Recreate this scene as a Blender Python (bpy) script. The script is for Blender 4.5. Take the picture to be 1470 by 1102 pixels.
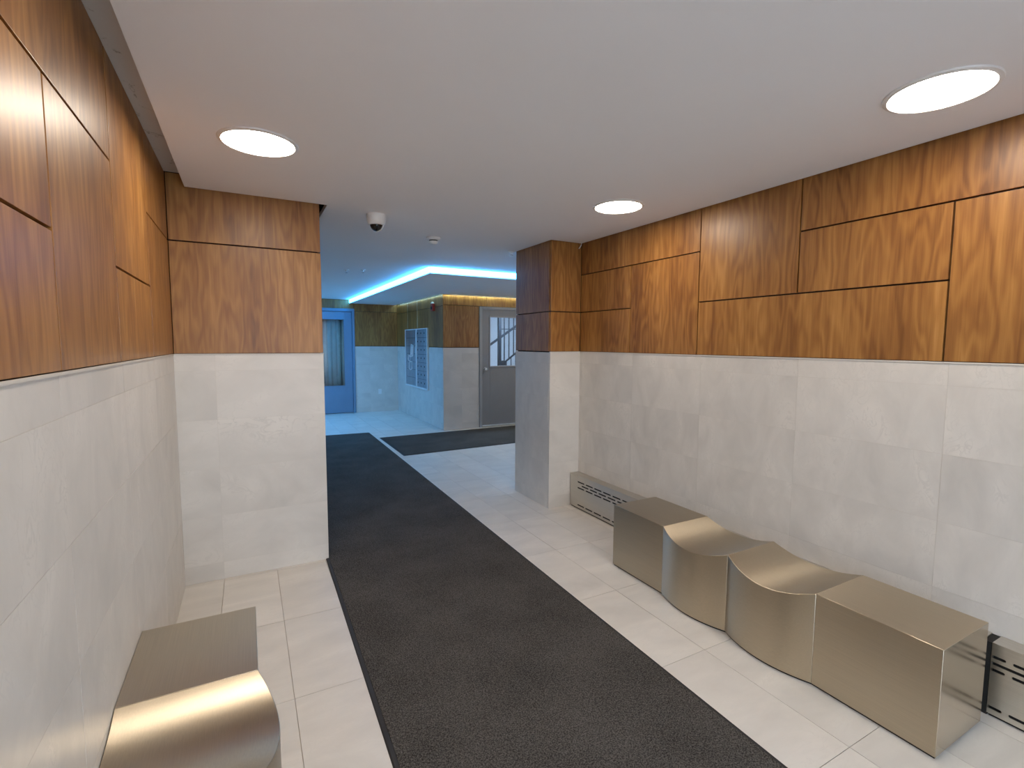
import bpy, bmesh, math, random
from mathutils import Vector, Matrix
random.seed(7)
S = bpy.context.scene
COL = S.collection
for o in list(bpy.data.objects): bpy.data.objects.remove(o)

# ------------------------------------------------------------------ camera
F, YAW, PIT, ROLL, H = 707.008, math.radians(28.27386), math.radians(4.71441), math.radians(0.27188), 1.49232
cd = bpy.data.cameras.new('camera'); cam = bpy.data.objects.new('camera', cd); COL.objects.link(cam)
cd.sensor_width = 36.0; cd.sensor_fit = 'HORIZONTAL'; cd.lens = F / 1470 * 36; cd.clip_start = 0.02
fw = Vector((math.sin(YAW)*math.cos(PIT), math.cos(YAW)*math.cos(PIT), -math.sin(PIT)))
rt = Vector((math.cos(YAW), -math.sin(YAW), 0)); up = rt.cross(fw)
r2 = math.cos(ROLL)*rt + math.sin(ROLL)*up; u2 = -math.sin(ROLL)*rt + math.cos(ROLL)*up
cam.matrix_world = Matrix(((r2.x, u2.x, -fw.x, 0), (r2.y, u2.y, -fw.y, 0), (r2.z, u2.z, -fw.z, H), (0, 0, 0, 1)))
S.camera = cam

# ------------------------------------------------------------------ world (overcast daylight behind the added entrance door), exposure
W = bpy.data.worlds.new('world'); S.world = W; W.use_nodes = True
W.node_tree.nodes['Background'].inputs[0].default_value = (0.76, 0.85, 1.0, 1)
W.node_tree.nodes['Background'].inputs[1].default_value = 4.4
S.view_settings.view_transform = 'Standard'; S.view_settings.look = 'None'
S.view_settings.gamma = 1.0; S.view_settings.use_curve_mapping = False
S.view_settings.exposure = 0.86
S.cycles.max_bounces = 14; S.cycles.diffuse_bounces = 8
LAMP_W = (1.0, 0.88, 0.745); LAMP_S = 24.0            # downlight diffusers
LED_C = (0.045, 0.40, 1.0); LED_S = 10.0               # cove band in the lobby

# ------------------------------------------------------------------ dimensions
XL, XR = -0.382, 2.686
YP, XP, YP2 = 3.507, 0.452, 4.10           # left pier
XC, YC, YC2 = 2.361, 3.682, 4.315          # right column
ZT, ZC, ZV = 1.42, 2.385, 2.50             # tile top, ceiling, void slab
ZW = 2.465                                 # top of wood
YB = -1.30                                 # back wall
XK, YK, YF = 2.932, 7.918, 10.787          # stair block corner, far wall
ZS = 2.31                                  # soffit underside
XE = 6.0                                   # lobby right end

# ------------------------------------------------------------------ materials
def newmat(name):
    m = bpy.data.materials.new(name); m.use_nodes = True
    nt = m.node_tree; return m, nt, nt.nodes['Principled BSDF']
def N(nt, t, **kw):
    n = nt.nodes.new(t)
    for k, v in kw.items():
        if k.startswith('i_'):
            n.inputs[int(k[2:])].default_value = v
        else: setattr(n, k, v)
    return n
def ramp(nt, stops):
    r = nt.nodes.new('ShaderNodeValToRGB'); e = r.color_ramp.elements
    while len(e) > 1: e.remove(e[-1])
    e[0].position, e[0].color = stops[0][0], (*stops[0][1], 1)
    for p, c in stops[1:]:
        x = e.new(p); x.color = (*c, 1)
    return r
def L(nt, a, b): nt.links.new(a, b)
def math_n(nt, op, a, b=None):
    n = nt.nodes.new('ShaderNodeMath'); n.operation = op
    for i, v in enumerate((a, b)):
        if v is None: continue
        if isinstance(v, (int, float)): n.inputs[i].default_value = v
        else: L(nt, v, n.inputs[i])
    return n.outputs[0]
def plain(name, col, rough=0.5, metal=0.0, bump=0.0, bscale=80, var=0.06, vscale=6):
    m, nt, b = newmat(name)
    tc = N(nt, 'ShaderNodeTexCoord')
    nz = N(nt, 'ShaderNodeTexNoise'); nz.inputs['Scale'].default_value = vscale; nz.inputs['Detail'].default_value = 4
    L(nt, tc.outputs['Object'], nz.inputs['Vector'])
    c0 = tuple(max(0, c*(1-var)) for c in col); c1 = tuple(min(1, c*(1+var)) for c in col)
    r = ramp(nt, [(0.3, c0), (0.7, c1)]); L(nt, nz.outputs['Fac'], r.inputs[0]); L(nt, r.outputs[0], b.inputs['Base Color'])
    b.inputs['Roughness'].default_value = rough; b.inputs['Metallic'].default_value = metal
    if bump:
        n2 = N(nt, 'ShaderNodeTexNoise'); n2.inputs['Scale'].default_value = bscale; n2.inputs['Detail'].default_value = 3
        L(nt, tc.outputs['Object'], n2.inputs['Vector'])
        bp = N(nt, 'ShaderNodeBump'); bp.inputs['Strength'].default_value = bump; bp.inputs['Distance'].default_value = 0.002
        L(nt, n2.outputs['Fac'], bp.inputs['Height']); L(nt, bp.outputs[0], b.inputs['Normal'])
    return m
def emit(name, col, s):
    m, nt, b = newmat(name)
    b.inputs['Base Color'].default_value = (0.8, 0.8, 0.8, 1)
    b.inputs['Emission Color'].default_value = (*col, 1); b.inputs['Emission Strength'].default_value = s
    return m

def wood_mat():
    m, nt, b = newmat('walnut_veneer')
    geo = N(nt, 'ShaderNodeNewGeometry'); oi = N(nt, 'ShaderNodeObjectInfo')
    sp = N(nt, 'ShaderNodeSeparateXYZ'); L(nt, geo.outputs['Position'], sp.inputs[0])
    rnd = oi.outputs['Random']
    u = math_n(nt, 'ADD', math_n(nt, 'ADD', sp.outputs[0], sp.outputs[1]), math_n(nt, 'MULTIPLY', rnd, 23.0))
    v = sp.outputs[2]; w = math_n(nt, 'MULTIPLY', rnd, 61.0)
    def vec(su, sv):
        c = N(nt, 'ShaderNodeCombineXYZ')
        L(nt, math_n(nt, 'MULTIPLY', u, su), c.inputs[0]); L(nt, math_n(nt, 'MULTIPLY', v, sv), c.inputs[1]); L(nt, w, c.inputs[2]); return c.outputs[0]
    def noise(ve, sc, det=3, rough=0.55):
        n = N(nt, 'ShaderNodeTexNoise'); n.inputs['Scale'].default_value = sc; n.inputs['Detail'].default_value = det; n.inputs['Roughness'].default_value = rough
        L(nt, ve, n.inputs['Vector']); return n.outputs['Fac']
    warp = noise(vec(5.0, 0.75), 1.0, 3)
    figure = math_n(nt, 'SINE', math_n(nt, 'ADD', math_n(nt, 'MULTIPLY', warp, 75.0), math_n(nt, 'MULTIPLY', u, 45.0)))
    broad = noise(vec(4.5, 0.35), 1.0, 2)
    fine = noise(vec(170.0, 4.0), 1.0, 3, 0.65)
    mid = noise(vec(38.0, 1.1), 1.0, 3, 0.6)
    t = math_n(nt, 'ADD', math_n(nt, 'MULTIPLY', broad, 0.50), math_n(nt, 'MULTIPLY', figure, 0.060))
    t = math_n(nt, 'ADD', t, math_n(nt, 'MULTIPLY', fine, 0.20))
    t = math_n(nt, 'ADD', t, math_n(nt, 'MULTIPLY', mid, 0.30))
    t = math_n(nt, 'ADD', t, math_n(nt, 'MULTIPLY', math_n(nt, 'SUBTRACT', rnd, 0.5), 0.06))
    r = ramp(nt, [(0.31, (0.160, 0.060, 0.015)), (0.47, (0.280, 0.119, 0.030)), (0.60, (0.375, 0.174, 0.045)), (0.74, (0.50, 0.258, 0.080))])
    L(nt, t, r.inputs[0]); L(nt, r.outputs[0], b.inputs['Base Color'])
    b.inputs['Roughness'].default_value = 0.38
    b.inputs['Specular IOR Level'].default_value = 0.45
    bp = N(nt, 'ShaderNodeBump'); bp.inputs['Strength'].default_value = 0.05; bp.inputs['Distance'].default_value = 0.001
    L(nt, fine, bp.inputs['Height']); L(nt, bp.outputs[0], b.inputs['Normal'])
    return m
def tile_mat(name, base, rough, veins=1.0):
    m, nt, b = newmat(name)
    geo = N(nt, 'ShaderNodeNewGeometry'); oi = N(nt, 'ShaderNodeObjectInfo')
    off = N(nt, 'ShaderNodeVectorMath', operation='ADD'); L(nt, geo.outputs['Position'], off.inputs[0])
    sc = N(nt, 'ShaderNodeVectorMath', operation='SCALE'); sc.inputs[0].default_value = (31, 17, 43); L(nt, oi.outputs['Random'], sc.inputs['Scale'])
    L(nt, sc.outputs[0], off.inputs[1])
    mp = N(nt, 'ShaderNodeMapping'); mp.inputs['Rotation'].default_value = (0.6, 0.5, 0.6); mp.inputs['Scale'].default_value = (1.0, 2.6, 1.6); L(nt, off.outputs[0], mp.inputs[0])
    n1 = N(nt, 'ShaderNodeTexNoise'); n1.inputs['Scale'].default_value = 2.2; n1.inputs['Detail'].default_value = 6; n1.inputs['Roughness'].default_value = 0.55; n1.inputs['Distortion'].default_value = 0.6
    L(nt, mp.outputs[0], n1.inputs['Vector'])
    n2 = N(nt, 'ShaderNodeTexNoise'); n2.inputs['Scale'].default_value = 7; n2.inputs['Detail'].default_value = 5; n2.inputs['Distortion'].default_value = 1.5
    L(nt, mp.outputs[0], n2.inputs['Vector'])
    vein = math_n(nt, 'SUBTRACT', 1.0, math_n(nt, 'MULTIPLY', math_n(nt, 'ABSOLUTE', math_n(nt, 'SUBTRACT', n2.outputs['Fac'], 0.5)), 30.0))
    vein = math_n(nt, 'MULTIPLY', math_n(nt, 'MAXIMUM', vein, 0.0), math_n(nt, 'MAXIMUM', math_n(nt, 'SUBTRACT', n1.outputs['Fac'], 0.50), 0.0))
    t = math_n(nt, 'ADD', n1.outputs['Fac'], math_n(nt, 'MULTIPLY', math_n(nt, 'SUBTRACT', oi.outputs['Random'], 0.5), 0.12))
    t = math_n(nt, 'SUBTRACT', t, math_n(nt, 'MULTIPLY', vein, 1.6*veins))
    lo = tuple(c*0.86 for c in base); hi = tuple(min(1, c*1.09) for c in base)
    r = ramp(nt, [(0.25, lo), (0.72, hi)]); L(nt, t, r.inputs[0]); L(nt, r.outputs[0], b.inputs['Base Color'])
    b.inputs['Roughness'].default_value = rough
    return m
def metal_mat(name, col, rough, aniso=0.0):
    m, nt, b = newmat(name)
    tc = N(nt, 'ShaderNodeTexCoord')
    mp = N(nt, 'ShaderNodeMapping'); mp.inputs['Scale'].default_value = (260, 3, 260); L(nt, tc.outputs['Object'], mp.inputs[0])
    n = N(nt, 'ShaderNodeTexNoise'); n.inputs['Scale'].default_value = 1.5; n.inputs['Detail'].default_value = 3; L(nt, mp.outputs[0], n.inputs['Vector'])
    r = ramp(nt, [(0.3, tuple(c*0.95 for c in col)), (0.7, tuple(min(1, c*1.04) for c in col))]); L(nt, n.outputs['Fac'], r.inputs[0]); L(nt, r.outputs[0], b.inputs['Base Color'])
    b.inputs['Metallic'].default_value = 1.0
    L(nt, math_n(nt, 'ADD', math_n(nt, 'MULTIPLY', n.outputs['Fac'], 0.02), rough-0.01), b.inputs['Roughness'])
    if aniso:
        b.inputs['Anisotropic'].default_value = aniso
        geo = N(nt, 'ShaderNodeNewGeometry'); cr = N(nt, 'ShaderNodeVectorMath', operation='CROSS_PRODUCT'); cr.inputs[1].default_value = (0.05, 1.0, 0.0)
        L(nt, geo.outputs['Normal'], cr.inputs[0]); L(nt, cr.outputs[0], b.inputs['Tangent'])
    return m
def carpet_mat(name, a, c):
    m, nt, b = newmat(name)
    geo = N(nt, 'ShaderNodeNewGeometry')
    n = N(nt, 'ShaderNodeTexNoise'); n.inputs['Scale'].default_value = 190; n.inputs['Detail'].default_value = 2; L(nt, geo.outputs['Position'], n.inputs['Vector'])
    n2 = N(nt, 'ShaderNodeTexNoise'); n2.inputs['Scale'].default_value = 3; n2.inputs['Detail'].default_value = 5; L(nt, geo.outputs['Position'], n2.inputs['Vector'])
    t = math_n(nt, 'ADD', math_n(nt, 'MULTIPLY', n.outputs['Fac'], 0.85), math_n(nt, 'MULTIPLY', n2.outputs['Fac'], 0.2))
    r = ramp(nt, [(0.38, a), (0.70, c)]); L(nt, t, r.inputs[0]); L(nt, r.outputs[0], b.inputs['Base Color'])
    b.inputs['Roughness'].default_value = 0.95; b.inputs['Specular IOR Level'].default_value = 0.15
    bp = N(nt, 'ShaderNodeBump'); bp.inputs['Strength'].default_value = 0.7; bp.inputs['Distance'].default_value = 0.004
    L(nt, n.outputs['Fac'], bp.inputs['Height']); L(nt, bp.outputs[0], b.inputs['Normal'])
    return m
def glass_mat(name, tint=(0.92, 0.96, 0.98), refl=0.10):
    m, nt, b = newmat(name)
    out = nt.nodes['Material Output']
    tr = N(nt, 'ShaderNodeBsdfTransparent'); tr.inputs[0].default_value = (*tint, 1)
    gl = N(nt, 'ShaderNodeBsdfGlossy'); gl.inputs['Roughness'].default_value = 0.03
    mx = N(nt, 'ShaderNodeMixShader'); mx.inputs[0].default_value = refl
    L(nt, tr.outputs[0], mx.inputs[1]); L(nt, gl.outputs[0], mx.inputs[2]); L(nt, mx.outputs[0], out.inputs[0])
    return m
def plaster_crack_mat():
    m, nt, b = newmat('rough_plaster')
    geo = N(nt, 'ShaderNodeNewGeometry')
    n = N(nt, 'ShaderNodeTexNoise'); n.inputs['Scale'].default_value = 9; n.inputs['Detail'].default_value = 6; n.inputs['Distortion'].default_value = 1.0; L(nt, geo.outputs['Position'], n.inputs['Vector'])
    d = math_n(nt, 'MULTIPLY', math_n(nt, 'ABSOLUTE', math_n(nt, 'SUBTRACT', n.outputs['Fac'], 0.62)), 40.0)
    r = ramp(nt, [(0.0, (0.25, 0.22, 0.19)), (0.25, (0.60, 0.58, 0.55)), (1.0, (0.66, 0.64, 0.62))]); L(nt, d, r.inputs[0]); L(nt, r.outputs[0], b.inputs['Base Color'])
    b.inputs['Roughness'].default_value = 0.9
    return m

M = dict(
    wood=wood_mat(),
    tile=tile_mat('wall_tile_stone', (0.66, 0.622, 0.57), 0.36),
    floor=tile_mat('floor_tile_stone', (0.68, 0.642, 0.585), 0.34, 0.5),
    grout=plain('grout', (0.54, 0.48, 0.41), 0.9),
    wgrout=plain('wall_grout', (0.60, 0.55, 0.48), 0.8),
    ceil=plain('ceiling_paint', (0.86, 0.855, 0.87), 0.85, var=0.015, vscale=1.2),
    dark=plain('void_shade', (0.035, 0.022, 0.016), 0.9),  # shade of the void put into the slab colour
    backing=plain('dark_backing', (0.025, 0.014, 0.009), 0.8),
    plaster=plaster_crack_mat(),
    trim=plain('tile_edge_trim', (0.62, 0.58, 0.52), 0.45),
    bench=metal_mat('brushed_champagne_steel', (0.56, 0.49, 0.375), 0.35, 0.90),
    bench_end=metal_mat('brushed_champagne_steel_end', (0.58, 0.50, 0.40), 0.20),
    steel=metal_mat('brushed_stainless', (0.66, 0.63, 0.57), 0.34),
    chrome=metal_mat('satin_chrome', (0.75, 0.75, 0.75), 0.2),
    black=plain('black_interior', (0.008, 0.008, 0.008), 0.7),
    carpet=carpet_mat('charcoal_carpet', (0.022, 0.020, 0.018), (0.128, 0.118, 0.107)),
    rubber=plain('mat_rubber_edge', (0.022, 0.021, 0.022), 0.7, bump=0.2, bscale=200),
    white=plain('white_plastic', (0.78, 0.77, 0.75), 0.4, var=0.02),
    dome=plain('smoked_dome', (0.008, 0.009, 0.011), 0.06),
    bluedoor=plain('blue_door_paint', (0.15, 0.25, 0.36), 0.4, var=0.03),
    greydoor=plain('grey_door_paint', (0.27, 0.275, 0.28), 0.45, var=0.03),
    greyframe=plain('grey_frame_paint', (0.36, 0.36, 0.37), 0.45, var=0.03),
    glass=glass_mat('clear_glass'),
    mailbox=metal_mat('mailbox_aluminium', (0.46, 0.52, 0.58), 0.42),
    mailback=plain('mailbox_gap', (0.12, 0.15, 0.19), 0.6),
    mailframe=plain('mailbox_frame_white', (0.75, 0.76, 0.76), 0.4),
    red=plain('alarm_red', (0.35, 0.03, 0.02), 0.4),
    iron=plain('railing_black', (0.02, 0.022, 0.03), 0.5),
    stairwall=plain('stair_wall_paint', (0.78, 0.80, 0.84), 0.8, var=0.02),
    curtain=plain('vestibule_curtain', (0.42, 0.38, 0.30), 0.8, var=0.10, vscale=14),
    pave=plain('pavement_concrete', (0.48, 0.47, 0.45), 0.9),
    lamp=emit('downlight_glow', LAMP_W, LAMP_S),
    coolfill=emit('cool_fill_glow', (0.14, 0.46, 1.0), 75.0),  # glow of the added fill lamp in the lobby
    led=emit('led_band_glow', LED_C, LED_S),
    slot=emit('slot_light_glow', (0.72, 1.0, 0.90), 18.0),
    slotc=emit('slot_light_cool', (0.4, 0.85, 1.0), 9.0),
    stairlamp=emit('stair_lamp_glow', (0.60, 0.78, 1.0), 70.0),
)

# ------------------------------------------------------------------ helpers
CACHE = {}
def link(o, parent=None):
    COL.objects.link(o)
    if parent is not None: o.parent = parent
    return o
def mesh_obj(name, verts, faces, mat, parent=None, loc=(0, 0, 0), smooth=False, bevel=0.0):
    me = bpy.data.meshes.new(name); me.from_pydata(verts, [], faces); me.validate()
    bm = bmesh.new(); bm.from_mesh(me); bmesh.ops.recalc_face_normals(bm, faces=bm.faces); bm.to_mesh(me); bm.free()
    me.materials.append(mat)
    if smooth: me.polygons.foreach_set('use_smooth', [True]*len(me.polygons))
    o = bpy.data.objects.new(name, me); o.location = loc; link(o, parent)
    if bevel:
        b = o.modifiers.new('bevel', 'BEVEL'); b.width = bevel; b.segments = 2; b.limit_method = 'ANGLE'; b.angle_limit = math.radians(40)
    return o
def box_data(lo, hi):
    x0, y0, z0 = lo; x1, y1, z1 = hi
    v = [(x0,y0,z0),(x1,y0,z0),(x1,y1,z0),(x0,y1,z0),(x0,y0,z1),(x1,y0,z1),(x1,y1,z1),(x0,y1,z1)]
    f = [(0,3,2,1),(4,5,6,7),(0,1,5,4),(1,2,6,5),(2,3,7,6),(3,0,4,7)]
    return v, f
def box(name, lo, hi, mat, parent=None, bevel=0.0):
    """a box; alike boxes share mesh data. Parents stand unrotated; location is relative to them."""
    c = [(a+b)/2 for a, b in zip(lo, hi)]; s = [abs(b-a)/2 for a, b in zip(lo, hi)]
    key = (name, tuple(round(x, 4) for x in s), mat.name, bevel)
    if key not in CACHE:
        v, f = box_data([-x for x in s], s)
        me = bpy.data.meshes.new(name); me.from_pydata(v, [], f)
        if bevel:
            bm = bmesh.new(); bm.from_mesh(me)
            bmesh.ops.bevel(bm, geom=list(bm.edges), offset=bevel, segments=2, affect='EDGES', profile=0.7); bm.to_mesh(me); bm.free()
        me.materials.append(mat); CACHE[key] = me
    o = bpy.data.objects.new(name, CACHE[key])
    p = parent.location if parent is not None else Vector((0, 0, 0))
    if parent is not None and parent.parent is not None: p = p + parent.parent.location
    o.location = Vector(c) - p
    return link(o, parent)
class MB:
    def __init__(s): s.v = []; s.f = []
    def add(s, v, f):
        n = len(s.v); s.v += list(v); s.f += [tuple(i+n for i in q) for q in f]; return s
    def box(s, lo, hi): return s.add(*box_data(lo, hi))
    def lathe(s, prof, n=32, c=(0, 0, 0)):
        v = []; f = []
        for r, z in prof:
            for k in range(n):
                a = 2*math.pi*k/n; v.append((c[0]+r*math.cos(a), c[1]+r*math.sin(a), c[2]+z))
        for i in range(len(prof)-1):
            for k in range(n):
                k2 = (k+1) % n; f.append((i*n+k, i*n+k2, (i+1)*n+k2, (i+1)*n+k))
        f.append(tuple(range(n))[::-1]); f.append(tuple((len(prof)-1)*n+k for k in range(n)))
        return s.add(v, f)
    def tube(s, pts, r, n=8):
        pts = [Vector(p) for p in pts]; v = []; f = []
        for i, p in enumerate(pts):
            d = (pts[min(i+1, len(pts)-1)] - pts[max(i-1, 0)]).normalized()
            a = d.cross(Vector((0.3, 0.2, 1)) if abs(d.z) < .9 else Vector((1, 0, 0))).normalized(); b = d.cross(a)
            for k in range(n):
                t = 2*math.pi*k/n; v.append(tuple(p + r*math.cos(t)*a + r*math.sin(t)*b))
        for i in range(len(pts)-1):
            for k in range(n):
                k2 = (k+1) % n; f.append((i*n+k, i*n+k2, (i+1)*n+k2, (i+1)*n+k))
        f.append(tuple(range(n))[::-1]); f.append(tuple((len(pts)-1)*n+k for k in range(n)))
        return s.add(v, f)
    def build(s, name, mat, parent=None, loc=(0, 0, 0), smooth=False, bevel=0.0):
        o = mesh_obj(name, s.v, s.f, mat, parent, loc, False, bevel)
        if smooth:
            me = o.data; me.polygons.foreach_set('use_smooth', [True]*len(me.polygons))
            try: me.set_sharp_from_angle(angle=math.radians(40))
            except Exception: pass
        return o
def struct(o, label=None, cat=None):
    o['kind'] = 'structure'
    if label: o['label'] = label
    if cat: o['category'] = cat
    return o
def tag(o, label, cat, group=None):
    o['label'] = label; o['category'] = cat
    if group: o['group'] = group
    return o
def thing(name, label, cat, loc=(0, 0, 0), group=None):
    o = bpy.data.objects.new(name, None); o.empty_display_size = 0.1; o.location = loc; COL.objects.link(o)
    return tag(o, label, cat, group)

G = 0.008          # gap between wood panels
TJ = 0.0011        # wall tile joint
TH = 0.018         # panel and tile thickness
def facing(axis, sgn, plane, a0, a1, z0, z1, name, mat, parent, g, proud=0.0, bevel=0.0, th=TH):
    """a panel on a wall plane; axis 'X': the plane is X = plane and a runs in Y. sgn = direction its face looks."""
    a0 += g/2; a1 -= g/2; z0 += g/2; z1 -= g/2
    f = plane + sgn*proud; b = plane - sgn*th
    p0, p1 = min(f, b), max(f, b)
    if axis == 'X': return box(name, (p0, a0, z0), (p1, a1, z1), mat, parent, bevel)
    return box(name, (a0, p0, z0), (a1, p1, z1), mat, parent, bevel)
def wood(parent, axis, sgn, plane, rects):
    for a0, a1, z0, z1 in rects:
        facing(axis, sgn, plane, a0, a1, z0, z1, 'wood_panel', M['wood'], parent, G, random.uniform(0, 0.0012), 0.0012)
ZROWS = [0.0, 0.109, 0.411, 0.713, 1.015, 1.317, ZT-0.006]
def tiles(parent, axis, sgn, plane, a0, a1, joints, zrows=None):
    js = [a0] + [j for j in sorted(joints) if a0+0.01 < j < a1-0.01] + [a1]
    z = zrows or ZROWS
    facing(axis, sgn, plane, a0+0.001, a1-0.001, 0, ZT-0.007, 'grout_bed', M['wgrout'], parent, 0.0, -0.0006)
    for i in range(len(js)-1):
        for k in range(len(z)-1):
            facing(axis, sgn, plane, js[i], js[i+1], z[k], z[k+1], 'wall_tile', M['tile'], parent, TJ, random.uniform(0, 0.0010))
def steps(start, pitch, lo, hi):
    k = math.ceil((lo-start)/pitch); out = []
    while start + k*pitch < hi: out.append(start + k*pitch); k += 1
    return out

# ================================================================== SETTING
# ---- floor
fl = struct(box('floor', (XL-0.1, YB-0.1, -0.12), (XE+0.1, YF+0.1, -0.012), M['grout']), 'pale stone tile floor of the entrance lobby', 'floor')
PX, PY = 0.300, 0.662
cols = [-0.473 + PX*k for k in range(0, 22)]
def mat_l(y): return 0.378 + 0.0155*y
def mat_r(y): return 1.621 + 0.0155*y
for x in cols:
    phase = 2.812 if x < 0.40 else 2.238
    for y in steps(phase, PY, -1.0, YF):
        x0, x1 = max(x, XL), min(x+PX, 5.4); y0, y1 = y, min(y+PY, YF)
        if x1 - x0 < .03: continue
        if x0 > mat_l(y1)+.02 and x1 < mat_r(y0)-.02 and y1 < 8.2: continue            # wholly under the mat
        if x0 > XC and y0 < YC2 < y1: y0 = YC2
        if x0 > XC and y0 > YC-0.1 and y1 < YC2+0.01: continue
        if x0 > XR and y0 < YC2-0.05: continue
        if y0 > YK and x0 > XK: continue
        if x1 <= XP+0.05 and y0 > YP: continue
        if x1 > 4.9: continue
        if x0 < XL+.001 and x1-x0 < .03: continue
        if x1 > XR and y0 < YC2: x1 = XR
        g = 0.0011
        box('floor_tile', (x0+g, y0+g, -0.012), (x1-g, y1-g, random.uniform(-0.0006, 0)), M['floor'], fl)

# ---- left wall and pier
wl = struct(box('wall_left', (XL-0.15, YB, 0), (XL-TH, YP2, ZV), M['backing']), 'left wall with walnut panels over pale stone tiles', 'wall')
YLs = [YB+0.02, -0.5, 0.17, 0.84, 1.51, 2.136, 2.816, YP]
zl, zm = 2.092, 1.746
wood(wl, 'X', 1, XL, [
    (-0.5, 0.84, zl, ZW), (0.84, 2.136, zl, ZW), (YLs[0], -0.5, ZT, ZW),
    (0.84, 1.51, zm, zl), (0.17, 1.51, ZT, zm), (0.17, 0.84, zm, zl), (-0.5, 0.17, ZT, zl),
    (1.51, 2.136, ZT, zl),
    (2.136, 2.816, zm, ZW), (2.136, 2.816, ZT, zm),
    (2.816, YP, 2.08, ZW), (2.816, YP, ZT, 2.08)])
tiles(wl, 'X', 1, XL, YB+0.02, YP, steps(2.816, 0.665, YB, YP))
t1 = struct(box('trim_1', (XL-0.004, YB+0.02, ZT-0.006), (XL+0.004, YP-0.004, ZT+0.001), M['trim']))
wp = struct(box('wall_pier', (XL-0.1, YP+TH, 0), (XP-TH, YP2, ZV), M['backing']), 'projecting pier with walnut panels over pale stone tiles', 'wall')
wood(wp, 'Y', -1, YP, [(XL, XP, 2.08, ZW), (XL, XP, ZT, 2.08)])
wood(wp, 'X', 1, XP, [(YP+TH+0.002, YP2, 2.08, ZW), (YP+TH+0.002, YP2, ZT, 2.08)])
tiles(wp, 'Y', -1, YP, XL, XP, [-0.173])
tiles(wp, 'X', 1, XP, YP+TH+0.002, YP2, [])
struct(box('trim_2', (XL+0.004, YP-0.004, ZT-0.006), (XP+0.004, YP+0.01, ZT+0.001), M['trim']))

# ---- right wall and column
wr = struct(box('wall_right', (XR+TH, YB, 0), (XR+0.15, YC2, ZV), M['backing']), 'right wall with walnut panels over pale stone tiles', 'wall')
za, zb = 2.108, 1.774
wood(wr, 'X', -1, XR, [
    (3.022, YC, ZT, zb), (3.022, YC, zb, za), (2.354, 3.022, ZT, za), (2.354, YC, za, ZW),
    (1.678, 2.354, zb, ZW), (1.009, 2.354, ZT, zb), (1.009, 1.678, zb, za), (0.34, 1.678, za, ZW),
    (0.34, 1.009, ZT, za), (-0.33, 0.34, zb, ZW), (-0.33, 0.34, ZT, zb), (YB+0.02, -0.33, ZT, za), (YB+0.02, -0.33, za, ZW)])
tiles(wr, 'X', -1, XR, YB+0.02, YC, steps(0.985, 0.665, YB, YC))
struct(box('trim_3', (XR-0.004, YB+0.02, ZT-0.006), (XR+0.004, YC-0.004, ZT+0.001), M['trim']))
wc = struct(box('wall_column', (XC+TH, YC+TH, 0), (XR+0.15, YC2-TH, ZV), M['backing']), 'square column with walnut panels over pale stone tiles', 'wall')
wood(wc, 'Y', -1, YC, [(XC, XR, zb, ZW), (XC, XR, ZT, zb)])
wood(wc, 'X', -1, XC, [(YC+TH+0.002, YC2, zb, ZW), (YC+TH+0.002, YC2, ZT, zb)])
tiles(wc, 'Y', -1, YC, XC, XR, [])
tiles(wc, 'X', -1, XC, YC+TH+0.002, YC2, [])
facing('Y', 1, YC2, XC, XR+0.15, 0, ZV, 'back_panel', M['stairwall'], wc, 0.0)
struct(box('trim_4', (XC-0.003, YC-0.003, ZT-0.006), (XR-0.004, YC+0.01, ZT+0.001), M['trim']))

# ---- ceiling with the open gaps along the walls, pier and column
def slab(name, xs, ys, holes, z0, z1, mat):
    mb = MB()
    for i in range(len(xs)-1):
        for j in range(len(ys)-1):
            cx, cy = (xs[i]+xs[i+1])/2, (ys[j]+ys[j+1])/2
            if any(h[0] < cx < h[1] and h[2] < cy < h[3] for h in holes): continue
            mb.box((xs[i], ys[j], z0), (xs[i+1], ys[j+1], z1))
    return mb.build(name, mat)
XG = -0.285; pg = 0.03
ce = struct(slab('ceiling', [XL, XG, XP+0.042, XC-0.012, XR-0.014, XR+0.15, XE], [YB, YP-pg, YC-0.016, YP2, YC2+0.012, YF],
     [(XL, XG, YB, YP-pg), (XL, XP+0.042, YP-pg, YP2), (XC-0.012, XR+0.15, YC-0.016, YC2+0.012), (XR-0.014, XE, YB, YC2+0.012)], ZC, ZC+0.03, M['ceil']),
     'white painted lowered ceiling', 'ceiling')
struct(box('ceiling_slab', (XL-0.15, YB-0.1, ZV), (XE+0.1, YF+0.1, ZV+0.1), M['dark']))  # closes the void against light leaks; near-black stands in for gap shade
struct(box('trim_5', (XL-0.01, YB+0.02, ZW), (XG+0.12, YP-0.002, ZV), M['plaster']), 'strip of rough unpainted plaster in the gap beside the ceiling', 'plaster')

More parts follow.
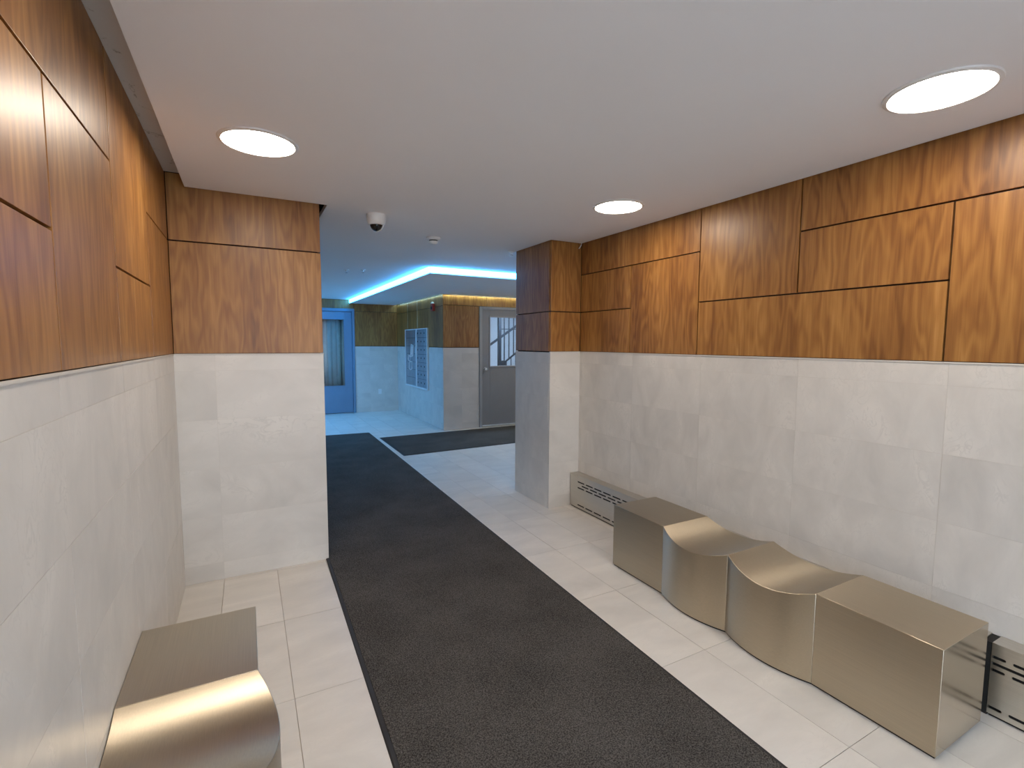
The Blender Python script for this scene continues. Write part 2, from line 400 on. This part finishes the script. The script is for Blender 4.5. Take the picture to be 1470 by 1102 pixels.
# ---- back wall (behind the viewer) with a glazed entrance added to let fill daylight in
XO = 1.90                                  # right end of the glazing
bw = MB()
bw.box((XL-0.15, YB-0.15, 0), (XL+0.12, YB, ZV)); bw.box((XO, YB-0.15, 0), (XR+0.15, YB, ZV)); bw.box((XL+0.12, YB-0.15, 2.30), (XO, YB, ZV))
struct(bw.build('wall_back', M['tile']), 'back wall around the added entrance door', 'wall')
d3 = struct(thing('door_3', 'unseen glazed entrance door, added to let daylight into the hall', 'door', (1.1, YB-0.08, 0)))
hw = (XO-XL-0.12)/2
d3.location.x = (XO+XL+0.12)/2
fr = MB()
for x in (-hw, -0.60, 0.54, hw-0.06): fr.box((x, -0.04, 0), (x+0.06, 0.04, 2.30))
for x0, x1 in ((-hw+0.06, -0.60), (-0.54, 0.54), (0.60, hw-0.06)):
    fr.box((x0, -0.04, 2.24), (x1, 0.04, 2.30)); fr.box((x0, -0.03, 0), (x1, 0.03, 0.12))
    MB().box((x0, -0.004, 0.12), (x1, 0.004, 2.24)).build('pane', M['glass'], d3)
fr.build('frame', M['steel'], d3)
struct(box('pavement', (-12, YB-14, -0.2), (14, YB-0.16, -0.03), M['pave']), 'pale concrete pavement added outside the entrance to bounce daylight in', 'pavement')  # unseen ground, added to bounce daylight up to the ceiling

# ---- lobby shell
struct(box('wall_lobby_left', (XL-0.15, YP2, 0), (XL, YF, ZV), M['tile']), 'lobby wall hidden behind the pier', 'wall')
struct(box('wall_lobby_right', (XE, YC2, 0), (XE+0.1, YF, ZV), M['tile']), 'end wall of the lobby', 'wall')
struct(box('wall_lobby_near', (XR+0.15, YC2-0.1, 0), (XE, YC2, ZV), M['tile']), 'lobby wall behind the column', 'wall')
wf = struct(MB().box((XL-0.15, YF+TH, 0), (1.03, YF+0.2, ZV)).box((1.03, YF+TH, 2.18), (2.02, YF+0.2, ZV)).box((2.02, YF+TH, 0), (XK+0.2, YF+0.2, ZV)).build('wall_far', M['backing']),
            'far lobby wall beside the blue door', 'wall')
wood(wf, 'Y', -1, YF, [(2.02, XK, ZT, 2.15), (2.02, XK, 2.15, ZC), (1.03, 2.02, 2.20, ZC)])
tiles(wf, 'Y', -1, YF, 2.02, XK, [2.33, 2.63])
wf2 = facing('Y', -1, YF, XL, 1.03, 0, ZC, 'plain_panel', M['tile'], wf, 0.0)
# stair block: side facing left and front facing the viewer
ws = struct(box('wall_block_side', (XK+TH, YK+TH, 0), (XK+0.13, YF, ZV), M['backing']), 'side wall of the stair block carrying the mailboxes', 'wall')
wood(ws, 'X', -1, XK, [(YK, 8.70, ZT, 2.12), (8.70, 9.335, ZT, 2.12), (9.335, 9.98, ZT, 2.12), (9.98, YF, ZT, 2.12),
                       (YK, 8.70, 2.12, ZS-0.005), (8.70, 9.335, 2.12, ZS-0.005), (9.335, 9.98, 2.12, ZS-0.005), (9.98, YF, 2.12, ZS-0.005)])
tiles(ws, 'X', -1, XK, YK, YF, steps(8.6, 0.665, YK, YF))
for i, y in enumerate((9.335, 9.98)):
    struct(box('trim_%d' % (6+i), (XK-0.003, y-0.010, 1.78), (XK+0.002, y+0.010, ZS-0.01), M['steel']), 'thin metal strip between dark panels above the mailboxes', 'trim')
DX0, DX1 = 3.60, 4.60
wk = struct(MB().box((XK, YK+TH, 0), (DX0, YK+0.13, ZV)).box((DX0, YK+TH, 2.13), (DX1, YK+0.13, ZV)).box((DX1, YK+TH, 0), (XE, YK+0.13, ZV)).build('wall_block_front', M['backing']),
            'front wall of the stair block around the grey door', 'wall')
wood(wk, 'Y', -1, YK, [(XK, DX0, ZT, 2.135), (XK, 3.75, 2.135, ZS-0.005), (3.75, 4.6, 2.135, ZS-0.005), (DX1, XE, ZT, ZS-0.005)])
tiles(wk, 'Y', -1, YK, XK, DX0, [3.27])
tiles(wk, 'Y', -1, YK, DX1, XE, [5.2])
# soffit with a glowing fascia
SX, SY = 1.93, 5.64
so = struct(MB().box((SX, SY, ZS), (XE, YK-0.045, ZC+0.01)).box((SX, YK-0.045, ZS), (XK-0.045, YF-0.002, ZC+0.01)).build('ceiling_soffit', M['ceil']),
            'dropped white soffit with a glowing blue edge', 'ceiling')
for nm, lo, hi in (('light_band', (SX-0.012, SY, ZS+0.008), (SX-0.001, YF-0.02, ZC-0.002)), ('light_band', (SX+0.004, SY-0.012, ZS+0.008), (XE, SY-0.001, ZC-0.002))):
    o = box(nm, lo, hi, M['led'], so); o['label'] = 'glowing blue-white light band along the soffit edge'
sl = thing('slot_light', 'warm strip light washing down the panels over the grey door', 'light', (XK, YK-0.022, ZS))
MB().box((0.02, -0.006, 0.012), (XE-XK, 0.006, 0.022)).build('strip', M['slot'], sl)
sl2 = thing('slot_light', 'cool strip light washing down the panels over the mailboxes', 'light', (XK-0.022, YK, ZS))
MB().box((-0.006, 0.0, 0.012), (0.006, YF-YK-0.02, 0.022)).build('strip', M['slotc'], sl2)

# ---- blue door in the far wall
d1 = struct(thing('door_1', 'blue metal door with a tall window in the far lobby wall', 'door', (1.525, YF, 0)))
f = MB(); f.box((-0.495, -0.02, 0), (-0.445, 0.10, 2.20)); f.box((0.445, -0.02, 0), (0.495, 0.10, 2.20)); f.box((-0.445, -0.02, 2.14), (0.445, 0.10, 2.20)); f.build('frame', M['bluedoor'], d1, bevel=0.003)
f = MB(); f.box((-0.44, 0.01, 0.01), (-0.28, 0.055, 2.135)); f.box((0.28, 0.01, 0.01), (0.44, 0.055, 2.135)); f.box((-0.28, 0.01, 1.97), (0.28, 0.055, 2.135)); f.box((-0.28, 0.01, 0.01), (0.28, 0.055, 0.59))
lf = f.build('leaf', M['bluedoor'], d1, bevel=0.002)
MB().box((-0.28, 0.03, 0.59), (0.28, 0.036, 1.97)).build('pane', M['glass'], lf)
f = MB(); f.box((-0.295, 0.002, 0.575), (-0.28, 0.02, 1.985)); f.box((0.28, 0.002, 0.575), (0.295, 0.02, 1.985)); f.box((-0.28, 0.002, 1.97), (0.28, 0.02, 1.985)); f.box((-0.28, 0.002, 0.575), (0.28, 0.02, 0.59)); f.build('glazing_bead', M['bluedoor'], lf)
f = MB(); f.tube([(-0.37, 0.01, 1.02), (-0.37, -0.05, 1.02), (-0.27, -0.055, 1.02)], 0.011); f.build('handle', M['chrome'], lf, smooth=True)
MB().box((0.30, 0.0, 1.99), (0.36, 0.012, 2.125)).build('closer_plate', M['bluedoor'], lf)
# pleated curtain close behind the glass
v = []; fc = []; n = 60
for i in range(n+1):
    x = -0.43 + 0.86*i/n; y = 0.13 + 0.022*math.sin(i*0.95) + 0.008*math.sin(i*0.41)
    v += [(x, y, 0.02), (x, y, 2.1)]
    if i: fc.append((2*i-2, 2*i, 2*i+1, 2*i-1))
cu = mesh_obj('curtain', v, fc, M['curtain'], None, (1.525, YF, 0), True)
sm = cu.modifiers.new('solid', 'SOLIDIFY'); sm.thickness = 0.004
tag(cu, 'pleated tan curtain behind the window of the blue door', 'curtain')
struct(MB().box((0.85, YF+0.30, -0.1), (2.2, YF+0.36, ZV)).box((0.85, YF+0.2, -0.1), (0.95, YF+0.30, ZV)).box((2.1, YF+0.2, -0.1), (2.2, YF+0.30, ZV)).box((0.95, YF+0.1, -0.1), (2.1, YF+0.30, -0.012)).build('wall_vestibule', M['tile']))  # unseen box behind the blue door, added to keep sky light out

# ---- grey stair door
d2 = struct(thing('door_2', 'grey metal door with a half window to the stairs', 'door', ((DX0+DX1)/2, YK, 0)))
w2 = 0.5
f = MB(); f.box((-w2, -0.025, 0), (-w2+0.05, 0.10, 2.13)); f.box((w2-0.05, -0.025, 0), (w2, 0.10, 2.13)); f.box((-w2+0.05, -0.025, 2.085), (w2-0.05, 0.10, 2.13)); f.build('frame', M['greyframe'], d2, bevel=0.003)
f = MB(); f.box((-0.445, 0.0, 0.03), (-0.285, 0.045, 2.08)); f.box((0.285, 0.0, 0.03), (0.445, 0.045, 2.08)); f.box((-0.285, 0.0, 1.95), (0.285, 0.045, 2.08)); f.box((-0.285, 0.0, 0.03), (0.285, 0.045, 1.09))
lf = f.build('leaf', M['greydoor'], d2, bevel=0.002)
MB().box((-0.285, 0.02, 1.09), (0.285, 0.026, 1.95)).build('pane', M['glass'], lf)
f = MB(); f.box((-0.305, -0.012, 1.065), (0.305, 0.0, 1.09)); f.box((-0.305, -0.012, 1.95), (0.305, 0.0, 1.97)); f.box((-0.305, -0.012, 1.09), (-0.285, 0.0, 1.95)); f.box((0.285, -0.012, 1.09), (0.305, 0.0, 1.95)); f.build('glazing_bead', M['greyframe'], lf)
kb = MB().lathe([(0.034, 0), (0.034, 0.006), (0.013, 0.008), (0.013, 0.03), (0.026, 0.038), (0.031, 0.05), (0.026, 0.062), (0.012, 0.066)], 24).build('knob', M['chrome'], lf, (-0.385, 0.0, 1.035), True)
kb.rotation_euler = (math.radians(90), 0, 0)
MB().box((-w2+0.05, -0.05, 0), (w2-0.05, 0.08, 0.018)).build('threshold', M['steel'], d2)

# ---- stairwell behind the grey door
struct(box('wall_stair_back', (XK+0.13, 10.2, 0), (XE, 10.3, ZV+0.8), M['stairwall']), 'pale stairwell wall seen through the grey door', 'wall')
struct(box('wall_stair_right', (XE-0.05, YK+0.13, 0), (XE, 10.2, ZV), M['stairwall']))
struct(box('wall_stair_left', (XK+0.13, YK+0.13, 0), (XK+0.16, 10.2, ZV), M['stairwall']))
rl = thing('stair_railing', 'dark metal stair railing seen through the window of the grey door', 'railing', (4.545, 9.0, 0))
MB().box((-0.03, -0.03, 0), (0.03, 0.03, 2.45)).build('newel_post', M['iron'], rl)
def diag(mb, x0, z0, x1, z1, t, d):
    L_ = math.hypot(x1-x0, z1-z0); nx, nz = -(z1-z0)/L_*t/2, (x1-x0)/L_*t/2
    v = []
    for y in (-d/2, d/2): v += [(x0-nx, y, z0-nz), (x1-nx, y, z1-nz), (x1+nx, y, z1+nz), (x0+nx, y, z0+nz)]
    return mb.add(v, [(0,1,2,3),(7,6,5,4),(0,4,5,1),(1,5,6,2),(2,6,7,3),(3,7,4,0)])
diag(MB(), -0.75, 1.113, 0.75, 2.085, 0.04, 0.04).build('handrail', M['iron'], rl)
diag(MB(), 0.03, 1.04, 0.95, 1.70, 0.03, 0.03).build('bottom_rail', M['iron'], rl)
MB().box((0.03, -0.012, 1.775), (0.95, 0.012, 1.79)).build('cross_bar', M['iron'], rl)
MB().box((-0.03, -0.10, 1.02), (0.10, 0.03, 1.14)).build('foot_plate', M['iron'], rl)
for k in range(8):
    x = 0.111 + 0.108*k
    MB().box((x-0.009, -0.009, 1.06+0.70*(x-.03)), (x+0.009, 0.009, 2.45)).build('baluster', M['iron'], rl)
    if 0.05 < x < 0.9: MB().box((x+0.045, -0.009, 0.3), (x+0.057, 0.009, 1.03+0.70*(x+0.05-.03))).build('baluster', M['iron'], rl)
sl3 = thing('stair_lamp', 'bright lamp under the stairwell ceiling behind the grey door', 'lamp', (4.6, 8.5, ZC))
MB().lathe([(0.20, -0.001), (0.21, -0.03), (0.21, -0.05)], 24).build('base', M['white'], sl3, smooth=True)
MB().lathe([(0.20, -0.05), (0.18, -0.08), (0.10, -0.10), (0.01, -0.105)], 24).build('diffuser', M['stairlamp'], sl3, smooth=True)

# ================================================================== THINGS
# ---- wavy metal benches
def bench(name, label, loc, flip):
    """four modules of 0.456 m; local +X looks to the aisle, runs along -Y from its far end."""
    t = thing(name, label, 'bench', loc, 'wavy metal benches')
    D, HT, ML, B, PL = 0.375, 0.418, 0.4455, 0.052, 0.010
    s = 1 if not flip else -1
    def module(y0, wave, nm):
        n = 28 if wave else 1
        secs = []
        for i in range(n+1):
            tt = i/n; a = (1-(2*tt-1)**2) if wave else 0.0
            a = a*0.85 + 0.15*math.sin(math.pi*tt) if wave else 0.0
            y = y0 - 0.0001 - (ML-0.0002)*tt
            xf = D + B*a; zf = HT - 0.050*a; zb_ = HT - 0.042*a
            secs.append([(s*xf, y, PL), (s*xf, y, zf), (0, y, zb_), (0, y, PL)])
        v = [p for q in secs for p in q]; f = []
        for i in range(n):
            for k in range(4):
                a, b = 4*i+k, 4*i+(k+1) % 4; f.append((a, b, b+4, a+4))
        f.append((0, 1, 2, 3)); f.append(tuple(4*n+k for k in (3, 2, 1, 0)))
        o = mesh_obj(nm, v, f, M['bench'], t)
        me = o.data; me.materials.append(M['bench_end'])
        for p in me.polygons:
            if abs(p.normal.y) > 0.98: p.material_index = 1
        me.polygons.foreach_set('use_smooth', [True]*len(me.polygons)); me.set_sharp_from_angle(angle=math.radians(35))
        b = o.modifiers.new('bevel', 'BEVEL'); b.width = 0.0018; b.segments = 2; b.limit_method = 'ANGLE'; b.angle_limit = math.radians(50)
        return o
    module(0, False, 'end_block'); module(-ML, True, 'wave_seat'); module(-2*ML, True, 'wave_seat'); module(-3*ML, False, 'end_block')
    # recessed dark plinth following the front line
    secs = []; n = 96
    for i in range(n+1):
        q = 4*i/n; k = int(min(q, 3.999)); tt = q-k; a = (1-(2*tt-1)**2)*.85+.15*math.sin(math.pi*tt) if k in (1, 2) else 0
        y = -0.006 - (4*ML-0.012)*i/n; x = s*(D - 0.008 + B*a)
        secs.append([(x, y, 0.0), (x, y, PL), (s*0.006, y, PL), (s*0.006, y, 0.0)])
    v = [p for q in secs for p in q]; f = []
    for i in range(n):
        for k in range(4):
            a, b = 4*i+k, 4*i+(k+1) % 4; f.append((a, b, b+4, a+4))
    f.append((0, 1, 2, 3)); f.append(tuple(4*n+k for k in (3, 2, 1, 0)))
    mesh_obj('plinth', v, f, M['black'], t)
    return t
bench('bench', 'brushed metal wavy bench before the right wall, seen whole', (2.510, 2.517, 0.0), True)
bench('bench', 'brushed metal wavy bench against the left wall, cut off by the picture edge', (XL+0.003, 2.195, 0.0), False)

# ---- heater covers with slots
def heater(name, label, y0, y1, first, clip=False):
    """runs from y0 (far end) down to y1 along the right wall; real slots in the front plate."""
    X, ZH, ZB = 2.595, 0.306, 0.012
    t = thing(name, label, 'heater', (X, y0, 0), 'slotted heater covers along the right wall')
    SLW, P, h = 0.10, 0.12, 0.0115
    rows = [(0.2505, 0.0), (0.2235, -0.06), (0.197, 0.0), (0.0395, 0.0)]
    mb = MB()
    z_edges = [ZB]
    slots = []
    for zc, o in rows:
        sl = []; k = 0
        while True:
            a = first + o - P*k; b = a - SLW; k += 1
            if b < y1 + 0.01: break
            if a > y0 - 0.01:
                if b > y0 - 0.03 or not clip: continue
                a = y0 - 0.001
            sl.append((a, b))
        slots.append((zc, sl))
    slots.sort()
    zprev = ZB
    def plate(a, b, z0, z1): mb.add([(0, a-y0, z0), (0, b-y0, z0), (0, b-y0, z1), (0, a-y0, z1)], [(0, 1, 2, 3)])
    for zc, sl in slots:
        z0, z1 = zc-h/2, zc+h/2
        plate(y0, y1, zprev, z0)
        cur = y0
        for a, b in sl:
            plate(cur, a, z0, z1)
            for (e, sg) in ((a, -1), (b, 1)):          # rounded slot ends
                for zz, sz in ((z0, 1), (z1, -1)):
                    r = h/2; vs = [(0, e-y0, zz)]
                    for q in range(5):
                        th = math.pi/2*q/4
                        vs.append((0, e-y0+sg*(r-r*math.sin(th)), zz+sz*(r-r*math.cos(th))))
                    mb.add(vs, [(0, q+1, q+2) for q in range(4)])
            cur = b
        plate(cur, y1, z0, z1); zprev = z1
    plate(y0, y1, zprev, ZH)
    fp = mb.build('front_plate', M['steel'], t)
    sd = fp.modifiers.new('solid', 'SOLIDIFY'); sd.thickness = 0.002; sd.offset = 1
    n = XR - X - 0.003
    MB().box((-0.001, y1-y0, ZH-0.002), (n, 0, ZH+0.001)).build('top_plate', M['steel'], t)
    MB().box((0.0, -0.002, ZB), (n, 0, ZH-0.002)).build('end_cap', M['steel'], t)
    MB().box((0.0, y1-y0, ZB), (n, y1-y0+0.002, ZH-0.002)).build('end_cap', M['steel'], t)
    MB().box((0.008, y1-y0+0.004, 0.0), (n-0.002, -0.004, ZH-0.006)).build('dark_inside', M['black'], t)  # black box: shade of the hollow inside, put in as colour behind the slots
    return t
heater('heater_cover', 'long slotted steel heater cover ending at the column, behind the bench', 3.672, 0.772, 3.560)
hn = heater('heater_cover', 'slotted steel heater cover right of the bench, cut off by the picture edge', 0.744, YB+0.05, 3.560-0.12*23, True)
box('gap_shade', (2.5965, 0.7445, 0.0), (XR-0.004, 0.7715, 0.304), M['black'], hn)  # black filler standing in for the shade in the gap between covers

# ---- floor mats
def floor_mat(name, label, pts, bw):
    t = thing(name, label, 'mat', (0, 0, 0))
    cx = sum(p[0] for p in pts)/4; cy = sum(p[1] for p in pts)/4; t.location = (cx, cy, 0)
    P = [Vector((p[0]-cx, p[1]-cy)) for p in pts]
    def inset(d):
        out = []
        for i in range(4):
            a = (P[i]-P[i-1]).normalized(); b = (P[(i+1) % 4]-P[i]).normalized()
            out.append(P[i] + d*(b - a)/max(0.2, abs(a.x*b.y-a.y*b.x)))
        return out
    o0, i0, i1 = P, inset(0.006), inset(bw)
    v = [(p.x, p.y, 0.0005) for p in o0] + [(p.x, p.y, 0.005) for p in i0] + [(p.x, p.y, 0.006) for p in i1] + [(p.x, p.y, 0.0005) for p in i1]
    f = []
    for r in range(3):
        for i in range(4): j = (i+1) % 4; f.append((4*r+i, 4*r+j, 4*r+4+j, 4*r+4+i))
    for i in range(4): j = (i+1) % 4; f.append((12+i, 12+j, j, i))
    mesh_obj('border', v, f, M['rubber'], t)
    i2 = inset(bw-0.001)
    v = [(p.x, p.y, 0.0008) for p in i2] + [(p.x, p.y, 0.0095) for p in i1]
    mesh_obj('carpet', v, [(0, 1, 2, 3), (7, 6, 5, 4)] + [(i, (i+1) % 4, 4+(i+1) % 4, 4+i) for i in range(4)], M['carpet'], t)
    return t
floor_mat('floor_mat', 'long charcoal runner mat down the middle of the hall', [(mat_l(-0.9), -0.9), (mat_r(-0.9), -0.9), (mat_r(8.27), 8.25), (mat_l(8.27), 8.33)], 0.022)
floor_mat('floor_mat', 'charcoal mat lying crosswise before the grey door', [(1.785, 6.33), (4.75, 6.46), (4.75, 7.80), (1.79, 7.72)], 0.022)

# ---- ceiling downlights
for i, (x, y, lab) in enumerate(((0.080, 2.555, 'round downlight in the ceiling nearest the left pier'),
                                 (2.165, 2.575, 'round downlight in the ceiling nearest the column'),
                                 (2.180, 0.885, 'largest round downlight, upper right of the picture'),
                                 (0.080, 0.885, 'round downlight above the left bench, outside the picture'),
                                 (4.45, 5.00, 'added round downlight lighting the lobby, unseen behind the column'),  # unseen lamp, added to light the stair block front
                                 (4.35, 6.90, 'added round downlight in the soffit, unseen behind the column'))):  # second unseen lamp, added to brighten the lobby
    t = thing('downlight', lab, 'light', (x, y, ZS if y > SY else ZC), 'round ceiling downlights')
    MB().lathe([(0.165, -0.0005), (0.163, -0.006), (0.150, -0.010), (0.146, -0.006), (0.146, -0.0005)], 48).build('trim_ring', M['white'], t, smooth=True)
    MB().lathe([(0.145, -0.002), (0.145, -0.0085), (0.10, -0.0100), (0.005, -0.0105)], 48).build('diffuser', M['lamp'], t, smooth=True)

t = thing('fill_light', 'added round cool blue fill light in the lobby, unseen behind the left pier', 'light', (0.75, 9.45, ZC))  # unseen fill lamp, added to make the far lobby brighter and bluer
MB().lathe([(0.215, -0.0005), (0.213, -0.010), (0.200, -0.014), (0.196, -0.0005)], 40).build('trim_ring', M['white'], t, smooth=True)
MB().lathe([(0.195, -0.002), (0.195, -0.012), (0.10, -0.018), (0.005, -0.019)], 40).build('diffuser', M['coolfill'], t, smooth=True)

# ---- security camera
t = thing('security_camera', 'white dome security camera with a black dome on the ceiling', 'camera', (0.831, 3.563, ZC))
MB().lathe([(0.066, 0), (0.068, -0.012), (0.066, -0.030), (0.060, -0.062), (0.055, -0.068)], 36).build('housing', M['white'], t, smooth=True)
prof = [(0.044*math.cos(a), -0.068-0.046*math.sin(a)) for a in [math.pi/2*k/8*0.97 for k in range(9)]]
MB().lathe(prof, 36).build('dome', M['dome'], t, smooth=True)
rg = MB().lathe([(0.056, -0.064), (0.056, -0.072), (0.045, -0.074), (0.043, -0.066)], 36).build('ring', M['white'], t, smooth=True)
v = []; fc = []
for k in range(9):                                     # white side shroud hugging the dome
    a = math.pi/2*k/8*0.99
    for q, (r_, w_) in enumerate(((0.0455, 0.012), (0.050, 0.012), (0.050, -0.012), (0.0455, -0.012))):
        v.append((r_*math.cos(a), w_*math.cos(a)**0.4, -0.068-r_*1.02*math.sin(a)))
    if k:
        for q in range(4): fc.append((4*k-4+q, 4*k-4+(q+1) % 4, 4*k+(q+1) % 4, 4*k+q))
fc += [(0, 1, 2, 3), (35, 34, 33, 32)]
sh = mesh_obj('shroud', v, fc, M['white'], t, smooth=False); sh.rotation_euler = (0, 0, math.radians(-25))

# ---- smoke detector
t = thing('smoke_detector', 'small white smoke detector on the ceiling right of the dome camera', 'detector', (1.431, 4.087, ZC))
MB().lathe([(0.060, 0), (0.060, -0.012), (0.052, -0.020), (0.045, -0.022)], 32).build('base', M['white'], t, smooth=True)
MB().lathe([(0.036, -0.020), (0.036, -0.032)], 32).build('vent', M['black'], t, smooth=True)
MB().lathe([(0.040, -0.0315), (0.038, -0.044), (0.026, -0.056), (0.006, -0.058)], 32).build('cap', M['white'], t, smooth=True)

# ---- sprinkler heads
for x, y, lab in ((1.112, 6.386, 'tiny sprinkler head on the ceiling, the left one of the pair before the blue door'),
                  (1.292, 6.281, 'tiny sprinkler head on the ceiling, the right one of the pair before the blue door'),
                  (2.315, 4.330, 'small sprinkler head on the ceiling touching the left edge of the column')):
    t = thing('sprinkler_head', lab, 'sprinkler', (x, y, ZC), 'ceiling sprinkler heads')
    MB().lathe([(0.034, 0), (0.032, -0.006), (0.014, -0.008), (0.010, -0.022)], 20).build('cup', M['white'], t, smooth=True)
    MB().lathe([(0.004, -0.020), (0.004, -0.032), (0.018, -0.033), (0.018, -0.036)], 16).build('deflector', M['chrome'], t, smooth=True)

# ---- loose white cable end at the column
t = thing('cable', 'short loose white cable end hanging where column and right wall meet', 'cable', (2.655, 3.655, 2.42))
pts = []
for k in range(11):
    q = k/10; pts.append((0.012*math.sin(q*2.2)-0.040*q*q, -0.004-0.012*q, -0.088*q))
MB().tube(pts, 0.0045, 8).build('wire', M['white'], t, smooth=True)

# ---- mailboxes on the block side
ML0, ML1, MZ0, MZ1 = 8.665, 10.085, 0.62, 1.765
mid = 9.325
for y0, y1, lab in ((mid, ML1, 'wall mailbox unit with white scrawl, the left one of two'), (ML0, mid, 'wall mailbox unit with small dark locks, the right one of two')):
    t = thing('mailbox_unit', lab, 'mailbox', (XK, (y0+y1)/2, MZ0), 'wall mailboxes')
    hy = (y1-y0)/2 - 0.002; hz = MZ1-MZ0
    f = MB(); e = 0.03
    f.box((-0.035, -hy, 0), (-0.002, -hy+e, hz)); f.box((-0.035, hy-e, 0), (-0.002, hy, hz)); f.box((-0.035, -hy+e, 0), (-0.002, hy-e, e)); f.box((-0.035, -hy+e, hz-e*.6), (-0.002, hy-e, hz))
    f.build('frame', M['mailframe'], t)
    MB().box((-0.016, -hy+e, e), (-0.003, hy-e, hz-e*.6)).build('back_plate', M['mailback'], t)
    nc, nr = 3, 7; cw = (2*hy-2*e)/nc; ch = (hz-1.6*e)/nr
    for c in range(nc):
        for r in range(nr):
            ya = -hy+e+cw*c+0.004; za_ = e+ch*r+0.004
            d = MB().box((-0.026, ya, za_), (-0.017, ya+cw-0.008, za_+ch-0.008)).build('door', M['mailbox'], t)
            if y0 != mid: MB().box((-0.029, ya+cw*0.66, za_+ch*0.42), (-0.026, ya+cw*0.66+0.026, za_+ch*0.42+0.030)).build('lock', M['black'], d)
    if y0 == mid:
        sc = MB()
        def strokes(pl, r=0.011):
            sc.tube([(-0.032, a, b) for a, b in pl], r, 6)
        strokes([(0.10, 0.36), (0.02, 0.33), (-0.10, 0.36), (-0.10, 0.50), (0.02, 0.50), (0.10, 0.46), (0.10, 0.36)])
        strokes([(0.14, 0.52), (0.04, 0.50), (0.02, 0.60), (0.12, 0.62), (0.15, 0.56), (0.14, 0.52)])
        strokes([(-0.02, 0.60), (-0.16, 0.62), (-0.18, 0.82), (-0.06, 0.84), (-0.02, 0.60)], 0.014)
        strokes([(-0.08, 0.64), (-0.12, 0.80)], 0.014)
        sc.build('scrawl', M['white'], t)

# ---- fire alarm on the block side
t = thing('fire_alarm', 'small red wall alarm with a white light above the mailboxes', 'alarm', (XK, 8.37, 2.05))
MB().box((-0.045, -0.055, 0), (-0.002, 0.055, 0.13)).build('body', M['red'], t, bevel=0.006)
MB().lathe([(0.030, 0), (0.030, 0.012), (0.020, 0.030), (0.004, 0.036)], 20).build('strobe_lens', M['white'], t, (-0.024, 0.0, 0.13), True)
MB().box((-0.050, -0.035, 0.03), (-0.045, 0.035, 0.08)).build('horn_grille', M['black'], t)

# ---- socket on the far wall
t = thing('wall_socket', 'small white wall socket low on the far tiled wall', 'socket', (2.53, YF, 0.435))
MB().box((-0.035, -0.012, -0.055), (0.035, -0.002, 0.055)).build('plate', M['white'], t, bevel=0.003)
for z in (-0.025, 0.025): MB().box((-0.014, -0.014, z-0.012), (0.014, -0.0121, z+0.012)).build('outlet', M['mailframe'], t)
